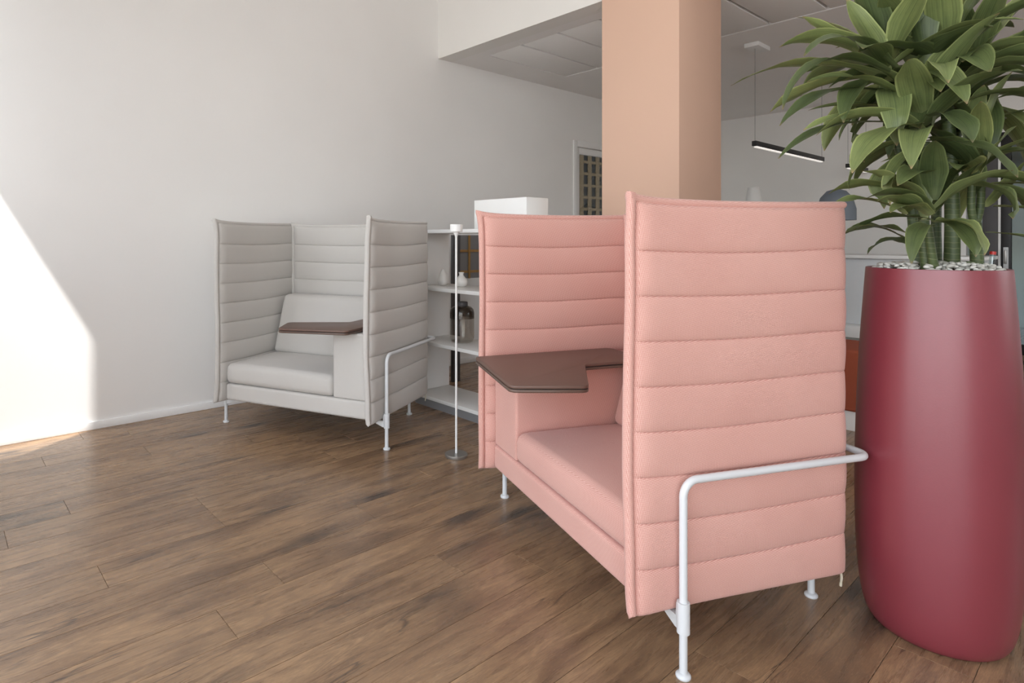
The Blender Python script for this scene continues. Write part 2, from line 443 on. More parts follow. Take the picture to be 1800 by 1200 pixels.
# street-side window wall, out of the picture on the viewer's side
bm = BM()
box(bm, A_W-.2, A_W, B_BACK-.2, -3.4, 0, Z_HI); box(bm, A_W-.2, A_W, -3.4, 2.7, 0, .1); box(bm, A_W-.2, A_W, -3.4, 2.7, 3.9, Z_HI)
box(bm, A_W-.2, A_W, 2.7, 3.567, 0, Z_HI); box(bm, A_W-.2, A_W, 3.567, 4.40, 0, 1.19); box(bm, A_W-.2, A_W, 3.567, 4.40, 3.13, Z_HI)
box(bm, A_W-.2, A_W, 4.40, B_L+.2, 0, Z_HI)
struct('wall_window_side', bm, 'wall', smooth=False)
for i in range(1, 4):
    y = -3.4+6.1*i/4
    struct('trim_%d' % i, box(BM(), A_W-.14, A_W-.06, y-.03, y+.03, .1, 3.9, .004), 'black')
bm = BM()
box(bm, A_W-.2, 4.4, B_BACK-.2, B_BACK, 0, Z_HI); box(bm, 4.4, 7.2, B_BACK-.2, B_BACK, 0, 1.1); box(bm, 4.4, 7.2, B_BACK-.2, B_BACK, 2.5, Z_HI); box(bm, 7.2, 12.2, B_BACK-.2, B_BACK, 0, Z_HI)  # opening added in the unseen back wall to brighten the room's depth
struct('wall_back', bm, 'wall', smooth=False)
# far wall: solid part, then a glazed strip, a dark post and a black framed glass door
bm = BM()
box(bm, A_FAR, A_FAR+.2, 1.40, B_L+.2, 0, Z_LO); box(bm, A_FAR, A_FAR+.2, .1, 1.40, 2.42, Z_LO); box(bm, A_FAR, A_FAR+.2, B_BACK, .1, 0, Z_LO)
struct('wall_far', bm, 'wall', smooth=False)
dr = empty('door_2', (A_FAR, 1.03, 0)); dr['kind'] = 'structure'
def dpart(nm, b0, b1, z0, z1, x0, x1, m): return obj(nm, box(BM(), x0, x1, b0-1.03, b1-1.03, z0, z1, .004), m, dr)
dpart('side_pane', 1.26, 1.40, .0, 2.42, .09, .10, 'glass')
dpart('post', 1.135, 1.258, 0, 2.42, -.02, .18, 'darkpost')
dpart('reveal_strip', 1.113, 1.134, 0, 2.36, -.01, .17, 'base')
for b0, b1 in ((1.03, 1.112), (.10, .18)): dpart('door_stile', b0, b1, 0, 2.36, .0, .06, 'black')
dpart('door_rail', .18, 1.03, 2.28, 2.36, .0, .06, 'black'); dpart('door_rail', .18, 1.03, 0, .11, .0, .06, 'black')
dpart('transom', .10, 1.112, 2.362, 2.42, -.0, .1, 'black')
dpart('pane', .18, 1.03, .11, 2.28, .025, .035, 'glass')
hd = dpart('handle', 1.06, 1.082, .98, 1.13, -.045, -.03, 'steel')
dpart('handle_plate', 1.05, 1.092, .92, 1.16, -.012, -.001, 'frame_metal')
dpart('handle_stem', 1.062, 1.08, 1.04, 1.06, -.03, -.012, 'steel')
# corridor beyond the glass door
struct('wall_corridor', box(BM(), 12.0, 12.2, B_BACK, B_L, 0, Z_LO), 'wall', smooth=False)
struct('wall_corridor_side', box(BM(), A_FAR+.2, 12.0, 2.2, 2.3, 0, Z_LO), 'wall', smooth=False)
# ceilings
struct('ceiling', box(BM(), A_W-.2, A_LIN, B_BACK-.2, B_L+.2, Z_HI, Z_HI+.1), 'ceiling', smooth=False)
bm = BM(); box(bm, A_LIN, A_LIN+.18, B_BACK, B_L, Z_LO+.0, Z_HI)
struct('trim_lintel', bm, 'lintel', smooth=False)
T0, T1 = 4.135, 5.32
bm = BM()
box(bm, A_LIN+.18, T0, B_BACK, B_L, Z_LO, Z_LO+.2); box(bm, T1, 12.2, B_BACK, B_L+.2, Z_LO, Z_LO+.2); box(bm, T0, T1, 4.075, B_L, Z_LO, Z_LO+.2)
box(bm, T0, T1, B_BACK, 4.075, Z_LO+.045, Z_LO+.2)
low = struct('ceiling_low', bm, 'ceiling', smooth=False)
TP = .413; me_t = None
for i in range(15):
    y1 = 4.07-i*TP
    if me_t is None:
        t = obj('ceiling_panel', box(BM(), T0+.016, T1-.012, -TP+.024, 0, 0, .03, .003), 'tile', low); me_t = t.data
    else:
        t = bpy.data.objects.new('ceiling_panel', me_t); COL.objects.link(t); t.parent = low
    t.location = (0, y1, Z_LO+.004)
# peach pillar
P0, P1, Q0, Q1 = 3.75, 4.34, 1.972, 2.552
struct('trim_pillar', box(BM(), P0, P1, Q0, Q1, 0, Z_HI, .004), 'pillar')
# street: pavement, added sun-blocking canopy, building standing in for a glass reflection
o = struct('ground', box(BM(), -40, 140, -40, 140, -.5, -.14), 'pavement', smooth=False)
o = obj('sun_block_canopy', box(BM(), A_W-2.6, A_W-.2, -6.5, 2.75, 3.95, 4.1), 'canopy', smooth=False)  # unseen; added to keep direct sun out of the street windows
tag(o, 'unseen white flat canopy added over the street windows to block the sun', 'canopy')
bld = empty('reflection_building', (72, 60, 0))  # added outdoors; seen through the door pane in place of a reflection
tag(bld, 'pale stone office block with a grid of dark windows added behind the glazed door in place of a reflection', 'building')
nx, nz, px_, pz_ = 18, 11, 2.2, 1.95
bm = BM(); box(bm, 0, nx*px_, .45, 8, 0, nz*pz_+1); obj('wall', bm, 'stone', bld, smooth=False)
me_p = me_s = me_g = None
for i in range(nx+1):
    if me_p is None: o = obj('pier', box(BM(), -.45, .45, .24, .44, 0, nz*pz_+1), 'stone', bld, smooth=False); me_p = o.data
    else: o = bpy.data.objects.new('pier', me_p); COL.objects.link(o); o.parent = bld
    o.location = (i*px_, 0, 0)
for j in range(nz+1):
    if me_s is None: o = obj('spandrel', box(BM(), .1, nx*px_, .28, .44, -.22, .22), 'stone', bld, smooth=False); me_s = o.data
    else: o = bpy.data.objects.new('spandrel', me_s); COL.objects.link(o); o.parent = bld
    o.location = (0, 0, j*pz_+.35)
for i in range(nx):
    for j in range(nz):
        if me_g is None: o = obj('window', box(BM(), -.65, .65, .40, .445, -.76, .76), 'facade_glass', bld, smooth=False); me_g = o.data
        else: o = bpy.data.objects.new('window', me_g); COL.objects.link(o); o.parent = bld
        o.location = ((i+.5)*px_, 0, (j+.5)*pz_+.35)

# ------------------------------------------------------------------ high-sided sofas with a swivel table
def quilt(L, H, nch, t0=.018, puff=.013, bw=.026, flare=.022, seed=1, ns=34, per=12, outer=1):
    """quilted upholstered panel: s runs front to back along +Y, z up, thickness along X"""
    bm = BM(); ch = (H-bw*.9)/nch
    S = [0, bw*.12, bw*.3, bw*.5, bw*.7, bw*.88, bw, bw*1.25, bw*1.7]
    S += [bw*1.7+(L-bw*3.0)*i/ns for i in range(1, ns+1)]+[L-bw*.9, L-bw*.45, L-bw*.15, L]
    Z = [0, .004, .010]
    for c in range(nch):
        a = c*ch
        for i in range(per):
            z = a+ch*(.5-.5*math.cos(PI*i/per)) if i else a
            if z > .012: Z.append(z)
    top = nch*ch
    Z += [top+(H-top)*f for f in (0, .14, .34, .56, .78, .93, 1)]
    rr = random.Random(seed); ph = [rr.uniform(0, 6) for _ in range(20)]
    def half(s, z):
        if s < bw:                                   # piped front lip
            e = s/bw; lip = .0125*math.sqrt(max(0, 1-(2*e-1)**2))+.0035*min(1, e*6)
        else: lip = None
        if z > top:
            e = (H-z)/(H-top); lt = .0125*math.sqrt(max(0, 1-(2*e-1)**2))+.0035*min(1, e*6)
            lip = lt if lip is None else min(max(lip, lt), .016)
            if e <= 0 or s <= 0: lip = 0
            return lip
        if lip is not None and s < bw:
            return lip*min(1, z/.01+.0)
        c = min(nch-1, int(z/ch)); f = z/ch-c
        q = max(0, math.sin(PI*f))**.42
        wv = noise.noise(Vector((s*5, c*1.7+seed, 0)))*.14
        fe = min(1, (s-bw)/.05); fb = min(1, max(0, L-s)/.05)
        k = math.sqrt(max(0, 1-(1-fe)**2))*math.sqrt(max(0, 1-(1-fb)**2)) if fe < 1 or fb < 1 else 1
        h = .005+(t0-.005)*k+puff*q*k*(1+wv)
        if z < .012: h *= math.sqrt(max(0, 1-(1-z/.012)**2))
        if s >= L: h = .004
        return max(0, h)
    def warp(s, z):
        edge = math.exp(-s/.07)
        x = outer*edge*(.007*math.sin(z*6.5+ph[0])+flare*max(0, (z-H+.17)/.17)**2+.012*max(0, (.10-z)/.1)**2)
        sag = .006*math.sin(z/ch*PI*2+ph[1])*0+.004*noise.noise(Vector((z*4, seed, s)))
        corner = math.exp(-s/.05)*max(0, (z-H+.06)/.06)
        zz = z+.016*corner-.006*math.sin(PI*min(1, s/L))*max(0, (z-H+.3)/.3)
        dip = -.007*(1-math.exp(-s/.09))*math.sin(PI*min(1, s/L*1.15)) if 0 < z < top else 0
        zz += dip*(1 if .05 < z < top-.02 else 0)
        return x+sag, s-.006*corner, zz
    sides = []
    for sg in (-1, 1):
        g = []
        for s in S:
            col = []
            for z in Z:
                x, y, zz = warp(s, z); col.append(bm.verts.new((x+sg*half(s, z), y, zz)))
            g.append(col)
        sides.append(g)
        for i in range(len(S)-1):
            for j in range(len(Z)-1):
                q = (g[i][j], g[i+1][j], g[i+1][j+1], g[i][j+1])
                bm.faces.new(q if sg > 0 else q[::-1])
    A, B = sides
    def strip(a, b):
        for i in range(len(a)-1):
            try: bm.faces.new((a[i], a[i+1], b[i+1], b[i]))
            except ValueError: pass
    strip(A[0], B[0]); strip(B[-1], A[-1])
    strip([c[0] for c in B], [c[0] for c in A]); strip([c[-1] for c in A], [c[-1] for c in B])
    bmesh.ops.remove_doubles(bm, verts=bm.verts, dist=.00005)
    return bm

def sofa(name, loc, rz, fab, con, label, table_poly, seed):
    """con = -1: console and table on the left arm, +1: on the right arm (seen from the front)"""
    root = empty(name, loc, rz); tag(root, label, 'sofa')
    H, Lp = 1.20, .815
    for sd in (-1, 1):
        p = obj('side_panel', quilt(Lp, H, 9, seed=seed+sd, outer=sd), fab, root, angle=60)
        p.location = (sd*.570, -.155, .172)
    # back panel, turned so that its run lies along X
    bp = obj('back_panel', quilt(1.10, H-.01, 9, seed=seed+5, flare=0, outer=0), fab, root, angle=60)
    bp.rotation_euler = (0, 0, -PI/2); bp.location = (-.55, .625, .172)
    obj('base', cushion(-.540, .540, -.093, .60, .186, .293, .016, 8), fab, root, angle=60)
    w = .235; xi = .538-w                        # console width, inner face
    c0, c1 = (xi, .538) if con > 0 else (-.538, -xi)
    obj('console', cushion(c0, c1, -.090, .50, .294, .690, .014, 8), fab, root, angle=60)
    s0, s1 = (-.540, xi-.003) if con > 0 else (-xi+.003, .540)
    def crown(p):
        if p.z > .36:
            fx = (p.x-s0)/(s1-s0); fy = (p.y+.1)/.6
            p.z += .014*max(0, math.sin(PI*min(1, max(0, fx))))**.5*max(0, math.sin(PI*min(1, max(0, fy*.9+.06))))**.5
        if p.y < -.05: p.y -= .008*math.sin(PI*min(1, max(0, (p.z-.294)/.13)))
        return p
    obj('seat_cushion', cushion(s0, s1, -.092, .50, .294, .424, .034, 12, crown), fab, root, angle=60)
    def lean(p):
        k = (p.z-.40)/.44
        p.y += .10*k
        if p.y < .52: p.y -= .018*math.sin(PI*min(1, max(0, k)))*math.sin(PI*min(1, max(0, (p.x-s0)/(s1-s0))))
        t = max(0, (k-.0)); p.x += (-.028*t if (p.x > (s0+s1)/2) else .028*t)
        return p
    obj('back_cushion', cushion(s0+.006, s1-.006, .36, .49, .426, .842, .035, 10, lean), fab, root, angle=60)
    # tubular frame: front legs, rail round the outside, back legs
    R = .0112
    path = fillet([(-.625, 0, .012), (-.625, 0, .560), (-.625, .712, .560), (.625, .712, .560), (.625, 0, .560), (.625, 0, .012)], .046, 8)
    obj('rail_frame', tube(BM(), path, R, 16), 'frame_metal', root, angle=60)
    for sx, sy in ((-.625, 0), (.625, 0), (-.421, .700), (.421, .700)):
        f = obj('foot', lathe(BM(), [(0, 0), (.019, 0), (.021, .003), (.021, .008), (.018, .012), (.0125, .015), (0, .015)], 24), 'frame_metal', root)
        f.location = (sx, sy, 0)
    for sd in (-1, 1):
        obj('back_leg', tube(BM(), [(sd*.421, .700, .012), (sd*.421, .700, .545)], R, 16), 'frame_metal', root)
        bm = BM(); tube(bm, [(sd*.625, 0, .128), (sd*.625, 0, .215)], .0178, 20)
        k = obj('leg_sleeve', bm, 'frame_metal', root)
        bm = BM()
        pr = [(.612, .133), (.612, .206), (.606, .206), (.604, .168), (.537, .168), (.537, .1855), (.47, .1855), (.47, .174), (.535, .158), (.600, .133)]
        v0 = [bm.verts.new((sd*x, -.009, z)) for x, z in pr]; v1 = [bm.verts.new((sd*x, .009, z)) for x, z in pr]
        bm.faces.new(v0); bm.faces.new(v1[::-1])
        for i in range(len(pr)): bm.faces.new((v0[i], v0[(i+1) % len(pr)], v1[(i+1) % len(pr)], v1[i]))
        obj('bracket', bm, 'frame_metal', k, smooth=False)
        # short bracket tying the back leg to the base
        obj('back_bracket', box(BM(), sd*.421-.006, sd*.421+.006, .56, .70, .170, .186), 'frame_metal', root, smooth=False)
    # swivel table: two thin layers with a shadow groove
    t = empty('swivel_table'); t.parent = root
    obj('table_top', slab(BM(), table_poly, .7085, .7215, .035, .0035), 'table', t, angle=50)
    inset = []
    cx = sum(p[0] for p in table_poly)/len(table_poly); cy = sum(p[1] for p in table_poly)/len(table_poly)
    obj('table_core', slab(BM(), [(cx+(x-cx)*.985, cy+(y-cy)*.985) for x, y in table_poly], .7055, .709, .033, .0008), 'black', t)
    obj('table_underlayer', slab(BM(), table_poly, .694, .706, .035, .0035), 'table_edge', t, angle=50)
    xm = (c0+c1)/2
    obj('table_mount', box(BM(), xm-.05, xm+.05, .20, .34, .6885, .6945, .002), 'black', t)
    # zip pull hanging at the rear foot of the right panel
    bm = BM(); tube(bm, [(.573, .648, .185), (.575, .650, .155), (.571, .652, .135)], [.0035, .004, .003], 8)
    tube(bm, [(.571, .652, .137), (.570, .652, .126)], .0042, 8)
    obj('zip_pull', bm, 'zip', root)
    return root

# outline of the table top in sofa coordinates (from the front: x right, y back)
tp_pink = [(-(1.098-.625), -.215), (-(.557-.625), -.285), (-(.477-.625), -.012), (-(.815-.625), .176), (-(.828-.625), .50), (-(1.125-.625), .50)]
tp_grey = [(.470, -.195), (.045, -.285), (-.066, -.045), (.285, .130), (.290, .50), (.500, .50)]
px, py = room(.566, 2.324); gx, gy = room(-.785, 3.856)
sofa('high_back_sofa', (px, py, 0), math.atan2(-.919, -.393), 'pink', -1,
     'coral pink high-sided sofa with quilted panels and brown swivel table beside the planter', tp_pink, 3)
sofa('high_back_sofa', (gx, gy, 0), math.atan2(-.9043, .4263), 'grey', 1,
     'light grey high-sided sofa with quilted panels and brown swivel table by the white wall', tp_grey, 17)

# ------------------------------------------------------------------ planter, pebbles, dracaena
PY = 1.945; PX = .8466*PY; pa, pb = room(PX, PY)
pl = empty('planter', (pa, pb, 0)); tag(pl, 'tall raspberry red planter with rounded foot and satin finish', 'planter')
prof = [(0, 0), (.150, 0), (.165, .004), (.180, .025), (.192, .065), (.2015, .13), (.209, .24), (.2125, .38), (.212, .52), (.2075, .70), (.200, .88), (.190, 1.04), (.1825, 1.150), (.1815, 1.157), (.178, 1.158), (.1735, 1.155), (.172, 1.10), (0, 1.10)]
from itertools import chain
dense = []
for (r0, z0), (r1, z1) in zip(prof, prof[1:]):
    dense.append((r0, z0))
dense.append(prof[-1])
# smooth the flank with a Catmull-Rom pass
def crom(P, n=4):
    out = []
    for i in range(len(P)-1):
        p0, p1, p2, p3 = P[max(i-1, 0)], P[i], P[i+1], P[min(i+2, len(P)-1)]
        for k in range(n):
            t = k/n
            out.append(tuple(.5*((2*p1[j])+(-p0[j]+p2[j])*t+(2*p0[j]-5*p1[j]+4*p2[j]-p3[j])*t*t+(-p0[j]+3*p1[j]-3*p2[j]+p3[j])*t**3) for j in (0, 1)))
    return out+[P[-1]]
obj('pot', lathe(BM(), [(0, 0)]+crom(prof[1:13])+prof[13:], 72), 'pot', pl, angle=50)
obj('soil', lathe(BM(), [(.171, 1.101), (.171, 1.1445), (.10, 1.154), (0, 1.157)], 40), 'soil', pl)
# pebbles
pm = []
for i in range(5):
    bm = BM(); bmesh.ops.create_icosphere(bm, subdivisions=2, radius=1)
    for v in bm.verts:
        k = 1+.22*noise.noise(v.co*1.3+Vector((i*7, 0, 0))); v.co = Vector((v.co.x*.0105*k, v.co.y*.0078*k, v.co.z*.0052*k))
    me = bpy.data.meshes.new('pebble'); bm.to_mesh(me); bm.free(); me.materials.append(M['pebble'])
    for p in me.polygons: p.use_smooth = True
    pm.append(me)
rp = random.Random(9); spots = []
for layer, (zz, cnt) in enumerate(((1.1525, 150), (1.161, 110))):
    placed = 0; tries = 0
    while placed < cnt and tries < 6000:
        tries += 1; r = (.163 if layer == 0 else .150)*math.sqrt(rp.random()); a = rp.uniform(0, 2*PI)
        x, y = r*math.cos(a), r*math.sin(a)
        if any((x-u)**2+(y-v)**2 < .0165**2 and l == layer for u, v, l in spots): continue
        spots.append((x, y, layer)); placed += 1
        o = bpy.data.objects.new('pebble', rp.choice(pm)); COL.objects.link(o)
        o.location = (pa+x, pb+y, zz+.013*(1-(r/.165)**2)+rp.uniform(0, .003)); s = rp.uniform(.8, 1.2); o.scale = (s, s, s)
        o.rotation_euler = (rp.uniform(-.4, .4), rp.uniform(-.4, .4), rp.uniform(0, 6.28))
        tag(o, 'small white pebble on the soil of the raspberry planter', 'pebble', 'white pebbles in the planter')
# water gauge
RX = Vector((.7733, -.6341, 0)); FW = Vector((.6341, .7733, 0))    # right and ahead in room axes
PC = Vector((pa, pb, 0))
def pp(x, y, z): return PC+RX*x+FW*y+Vector((0, 0, z))
g = empty('water_gauge', pp(.150, -.03, 1.148)); tag(g, 'clear water gauge with a red cap stuck in the pebbles', 'water gauge')
obj('tube', tube(BM(), [(0, 0, 0), (.006, -.004, .052)], .0075, 14), 'glass', g)
obj('stem', tube(BM(), [(0, 0, .0), (.005, -.0035, .045)], .0022, 8), 'lamp_white', g)
obj('cap', tube(BM(), [(.006, -.004, .0525), (.0072, -.0045, .062)], .0082, 14), 'red', g)

plant = empty('dracaena', (pa, pb, 1.13)); plant.rotation_euler = (0, 0, -HEAD)
tag(plant, 'bushy green dracaena with ringed canes and long arching leaves in the planter', 'plant')
def leaf_mesh(length, width, elev, droop, az, fold, twist, wavy, seed, nseg=13):
    bm = BM(); uvl = bm.loops.layers.uv.new('UVMap')
    p = Vector((0, 0, 0)); rows = []; ph = seed*1.7
    for i in range(nseg+1):
        s = i/nseg
        e = elev-droop*s**1.35
        d = Vector((math.cos(e)*math.cos(az), math.cos(e)*math.sin(az), math.sin(e)))
        az += .22*math.sin(ph)/nseg
        side = Vector((-math.sin(az), math.cos(az), 0)); up = d.cross(side)*-1
        if up.z < 0 and abs(e) < PI/2: up = -up
        tw = twist*s; sd = side*math.cos(tw)+up*math.sin(tw); un = up*math.cos(tw)-side*math.sin(tw)
        w = width*.5*max(.0, (.30+.70*min(1, s/.38)**.8) if s < .38 else (max(0, 1-((s-.38)/.62)**2.1))**.85)
        if i == nseg: w = .0012
        row = []
        for k in range(5):
            c = (k-2)/2
            wv = wavy*abs(c)*math.sin(s*13+ph+c*1.3)*width
            row.append((bm.verts.new(p+sd*(c*w)+un*(abs(c)**1.3*fold*w+wv*min(1, w/(width*.3)))), (k/4, s)))
        rows.append(row); p = p+d*(length/nseg)
    for A, B in zip(rows, rows[1:]):
        for k in range(4):
            q = (A[k], A[k+1], B[k+1], B[k]); f = bm.faces.new([x[0] for x in q])
            for lp, x in zip(f.loops, q): lp[uvl].uv = x[1]
    me = bpy.data.meshes.new('leaf'); bm.to_mesh(me); bm.free()
    for f in me.polygons: f.use_smooth = True
    me.materials.append(M['leaf']); return me
rl = random.Random(21)
def leaf(base, length, width, elev, droop, az, fold=.35, twist=0, wavy=.05):
    me = leaf_mesh(length, width, math.radians(elev), math.radians(droop), math.radians(az), fold, twist, wavy, rl.random()*6)
    o = bpy.data.objects.new('leaf', me); COL.objects.link(o); o.parent = plant; o.location = base; return o
def cane(pts, r0, r1):
    n = len(pts); o = obj('cane', tube(BM(), crom3(pts), [r0+(r1-r0)*i/(4*(n-1)) for i in range(4*(n-1)+1)], 14), 'cane', plant)
    return o
def crom3(P, n=4):
    P = [Vector(p) for p in P]; out = []
    for i in range(len(P)-1):
        p0, p1, p2, p3 = P[max(i-1, 0)], P[i], P[i+1], P[min(i+2, len(P)-1)]
        for k in range(n):
            t = k/n; out.append(.5*((2*p1)+(-p0+p2)*t+(2*p0-5*p1+4*p2-p3)*t*t+(-p0+3*p1-3*p2+p3)*t**3))
    return out+[P[-1]]
# plant coordinates: x to the right of the view, y away from it, z above the soil
def rosette(c, n, lmin, lmax, wid, e0=80, e1=-8, rise=.10, az0=0, skip=()):
    """leaves spiral round the growing tip: young ones upright on top, older ones arching lower"""
    for i in range(n):
        f = i/(n-1); az = az0+i*137.5
        if any(a <= (az % 360) <= b for a, b in skip) and f > .4: continue
        el = e0+(e1-e0)*f**.8+rl.uniform(-8, 8)
        L = lmin+(lmax-lmin)*math.sin(PI*min(1, .25+.6*f))+rl.uniform(-.03, .03)
        leaf((c[0]+.006*math.cos(math.radians(az)), c[1]+.006*math.sin(math.radians(az)), c[2]+rise*(1-f)-.02),
             L, wid*rl.uniform(.8, 1.15), el, rl.uniform(45, 95)*(0.55+.6*f), az+rl.uniform(-12, 12), rl.uniform(.2, .5), rl.uniform(-.5, .5), rl.uniform(.02, .07))
CAN = [  # cane points, radii
    ([(-.075, -.06, .018), (-.085, -.06, .12), (-.095, -.07, .22), (-.100, -.08, .42)], .017, .012),      # front left, rosette A
    ([(-.070, -.085, .018), (-.085, -.09, .06), (-.105, -.10, .16)], .014, .010),                          # low rosette D
    ([(.035, -.02, .018), (.037, -.02, .20), (.036, -.01, .45), (.03, .0, .64)], .0215, .016),             # thick middle cane
    ([(.090, -.05, .018), (.086, -.05, .10), (.082, -.05, .17)], .0175, .016),                             # forked cane
    ([(.082, -.05, .165), (.066, -.055, .215), (.064, -.06, .30)], .011, .010),
    ([(.083, -.05, .165), (.098, -.05, .215), (.102, -.05, .30)], .011, .010),
    ([(.005, .05, .018), (.0, .06, .25), (-.02, .06, .62)], .016, .013),                                   # rear canes
    ([(-.035, .03, .018), (-.04, .05, .25), (-.09, .06, .5), (-.14, .03, .62)], .016, .012),
    ([(.065, .07, .018), (.08, .08, .3), (.17, .06, .58)], .015, .012),
    ([(.05, -.065, .018), (.052, -.065, .05)], .010, .009),
]
for pts, r0, r1 in CAN: cane(pts, r0, r1)
rosette((-.100, -.08, .43), 18, .20, .33, .080, e1=-22, az0=20, skip=((285, 350),))
rosette((-.105, -.115, .165), 13, .14, .21, .066, e1=-20, az0=100, skip=((300, 360), (0, 60), (140, 185)))
rosette((.064, -.06, .305), 9, .14, .24, .074, az0=250)
rosette((.103, -.05, .305), 9, .15, .28, .066, e1=-15, az0=320, skip=((190, 300),))
rosette((.03, .0, .65), 20, .22, .34, .090, e1=-25, az0=40)
rosette((-.14, .02, .63), 20, .22, .36, .084, e1=-35, az0=70)
rosette((-.02, .06, .63), 14, .22, .34, .086, az0=160)
rosette((.17, .06, .59), 20, .22, .38, .084, e1=-30, az0=200)
rosette((.0, .05, .42), 10, .18, .28, .080, e1=-25, az0=15, skip=((200, 345),))
# the leaves that stand out one by one: base x, y, z, length, width, rise, droop, heading
for x, y, z, L, w, el, dr_, az in (
    (-.14, .0, .63, .52, .066, 20, 54, 180), (-.16, -.05, .63, .50, .060, 24, 105, 186), (-.14, -.02, .58, .42, .060, 12, 70, 182), (-.14, -.04, .64, .44, .058, 40, 95, 190), (-.13, -.07, .55, .38, .060, 26, 50, 184),
    (-.14, -.05, .50, .34, .050, 8, 40, 188), (-.15, -.02, .49, .40, .046, 4, 55, 176), (-.15, .02, .68, .32, .066, 34, 12, 178),
    (-.15, .0, .66, .27, .070, 64, 14, 176), (-.05, -.02, .68, .32, .085, 84, 20, 200), (.07, .0, .66, .38, .082, 50, 10, 4),
    (.10, -.02, .64, .36, .070, 40, 20, 352), (-.13, -.10, .47, .36, .088, -4, 62, 196), (-.12, -.12, .49, .22, .080, 0, 82, 262),
    (-.10, -.11, .46, .40, .066, 74, 150, 318), (-.02, -.11, .53, .30, .066, 22, 84, 345), (.06, -.09, .36, .24, .064, 24, 95, 340),
    (.10, -.08, .29, .32, .052, 2, 40, 352), (.10, -.09, .22, .30, .052, -4, 34, 338), (.08, -.09, .14, .18, .038, -4, 30, 345),
    (-.12, -.12, .19, .26, .060, 26, 46, 200), (-.12, -.13, .16, .24, .052, 4, 90, 212), (-.11, -.14, .17, .20, .074, 8, 108, 268),
    (-.12, -.10, .18, .19, .054, 82, 14, 200), (-.10, -.11, .19, .21, .066, 58, 14, 340), (.055, -.10, .32, .16, .080, 70, 26, 330),
    (-.11, -.12, .21, .24, .060, 30, 60, 190), (.11, -.06, .22, .20, .050, 40, -20, 10), (.10, -.04, .48, .40, .072, 22, 60, 356),
    (-.08, .02, .14, .20, .060, 20, 50, 178), (-.07, .03, .20, .22, .064, 34, 60, 165), (-.08, .0, .10, .17, .056, 22, 85, 190), (-.06, .05, .26, .24, .066, 30, 70, 172),
    (-.09, -.02, .24, .21, .062, 40, 75, 205), (-.05, .06, .12, .19, .058, 36, 80, 160), (-.10, -.10, .30, .24, .070, 20, 70, 215),
    (.0, -.09, .60, .28, .070, 40, 110, 300), (-.08, -.10, .58, .30, .072, 30, 100, 235), (.12, -.05, .55, .34, .072, 18, 70, 330)):
    leaf((x, y, z), L, w, el, dr_, az, rl.uniform(.15, .4), rl.uniform(-.7, .7), rl.uniform(.04, .09))

# ------------------------------------------------------------------ shelf divider and what stands on it
SA0, SA1, SB0, SB1 = 2.87, 3.22, 2.28, 3.63
sh = empty('shelf_unit', (SA0, SB0, 0)); tag(sh, 'white open-back shelf divider with four boards on a grey plinth', 'shelf')
dx, dy = SA1-SA0, SB1-SB0
obj('plinth', box(BM(), .012, dx-.012, .01, dy-.01, 0, .058), 'kick', sh, smooth=False)
for z in (.059, .462, .868, 1.293):
    obj('shelf_board', box(BM(), 0, dx, .0 if z in (.059, 1.293) else .026, dy if z in (.059, 1.293) else dy-.026, z, z+.026, .002), 'white_lac', sh)
for y in (0, dy-.025): obj('side_panel', box(BM(), 0, dx, y, y+.025, .0855, 1.2925, .002), 'white_lac', sh)
o = obj('storage_box', box(BM(), SA0+.002, SA0+.212, 2.497, 2.962, 1.3195, 1.512, .003), 'white_lac'); tag(o, 'plain white box on top of the white shelf', 'box')
o = obj('vase', lathe(BM(), [(0, 0), (.026, 0), (.034, .006), (.0415, .030), (.040, .052), (.030, .080), (.018, .105), (.011, .120), (.009, .122), (.007, .118), (0, .10)], 40), 'ceramic')
o.location = (3.075, 3.515, .8945); tag(o, 'small white teardrop vase without a neck on the shelf', 'vase')
o = obj('vase', lathe(BM(), [(0, 0), (.03, 0), (.040, .008), (.0475, .030), (.043, .052), (.026, .072), (.0165, .084), (.016, .094), (.021, .106), (.019, .107), (.0135, .094), (.013, .08), (0, .06)], 40), 'ceramic')
o.location = (3.09, 3.325, .8945); tag(o, 'small white round vase with flared neck on the shelf', 'vase')
jr = empty('storage_jar', (3.06, 3.285, .4885)); tag(jr, 'smoked glass jar with dark shoulder and lid on the shelf', 'jar')
obj('jar_body', lathe(BM(), [(0, .0), (.070, 0), (.084, .008), (.090, .03), (.0905, .176), (.0885, .176), (.088, .03), (.08, .012), (0, .010)], 48), 'jar', jr)
obj('jar_shoulder', lathe(BM(), [(.0905, .1765), (.0905, .215), (.086, .240), (.070, .258), (.045, .266), (.043, .262), (.068, .254), (.083, .237), (.0885, .214), (.0885, .1765), (.0905, .1765)], 48), 'jar_dark', jr)
obj('jar_lid', lathe(BM(), [(0, .264), (.040, .264), (.043, .270), (.043, .292), (.040, .297), (0, .297)], 40), 'darkpost', jr)
# low screen with a brass lattice standing between the shelf and the wall
ls = empty('lattice_screen', (3.55, 3.93, 0)); tag(ls, 'low dark screen with a brass lattice seen through the shelf', 'screen')
obj('post', box(BM(), -.01, .075, -.015, .015, 0, 1.285, .002), 'darkpost', ls); obj('post', box(BM(), .70, .785, -.015, .015, 0, 1.285, .002), 'darkpost', ls)
obj('screen_panel', box(BM(), .0755, .6995, .0, .010, .90, 1.285), 'kick', ls, smooth=False)
for z in (.96, 1.145): obj('lattice_bar', box(BM(), .0755, .6995, -.010, -.0005, z-.011, z+.011), 'brass', ls, smooth=False)
for x in (.185, .36, .535): obj('lattice_bar', box(BM(), x-.010, x+.010, -.020, -.0105, .90, 1.283), 'brass', ls, smooth=False)

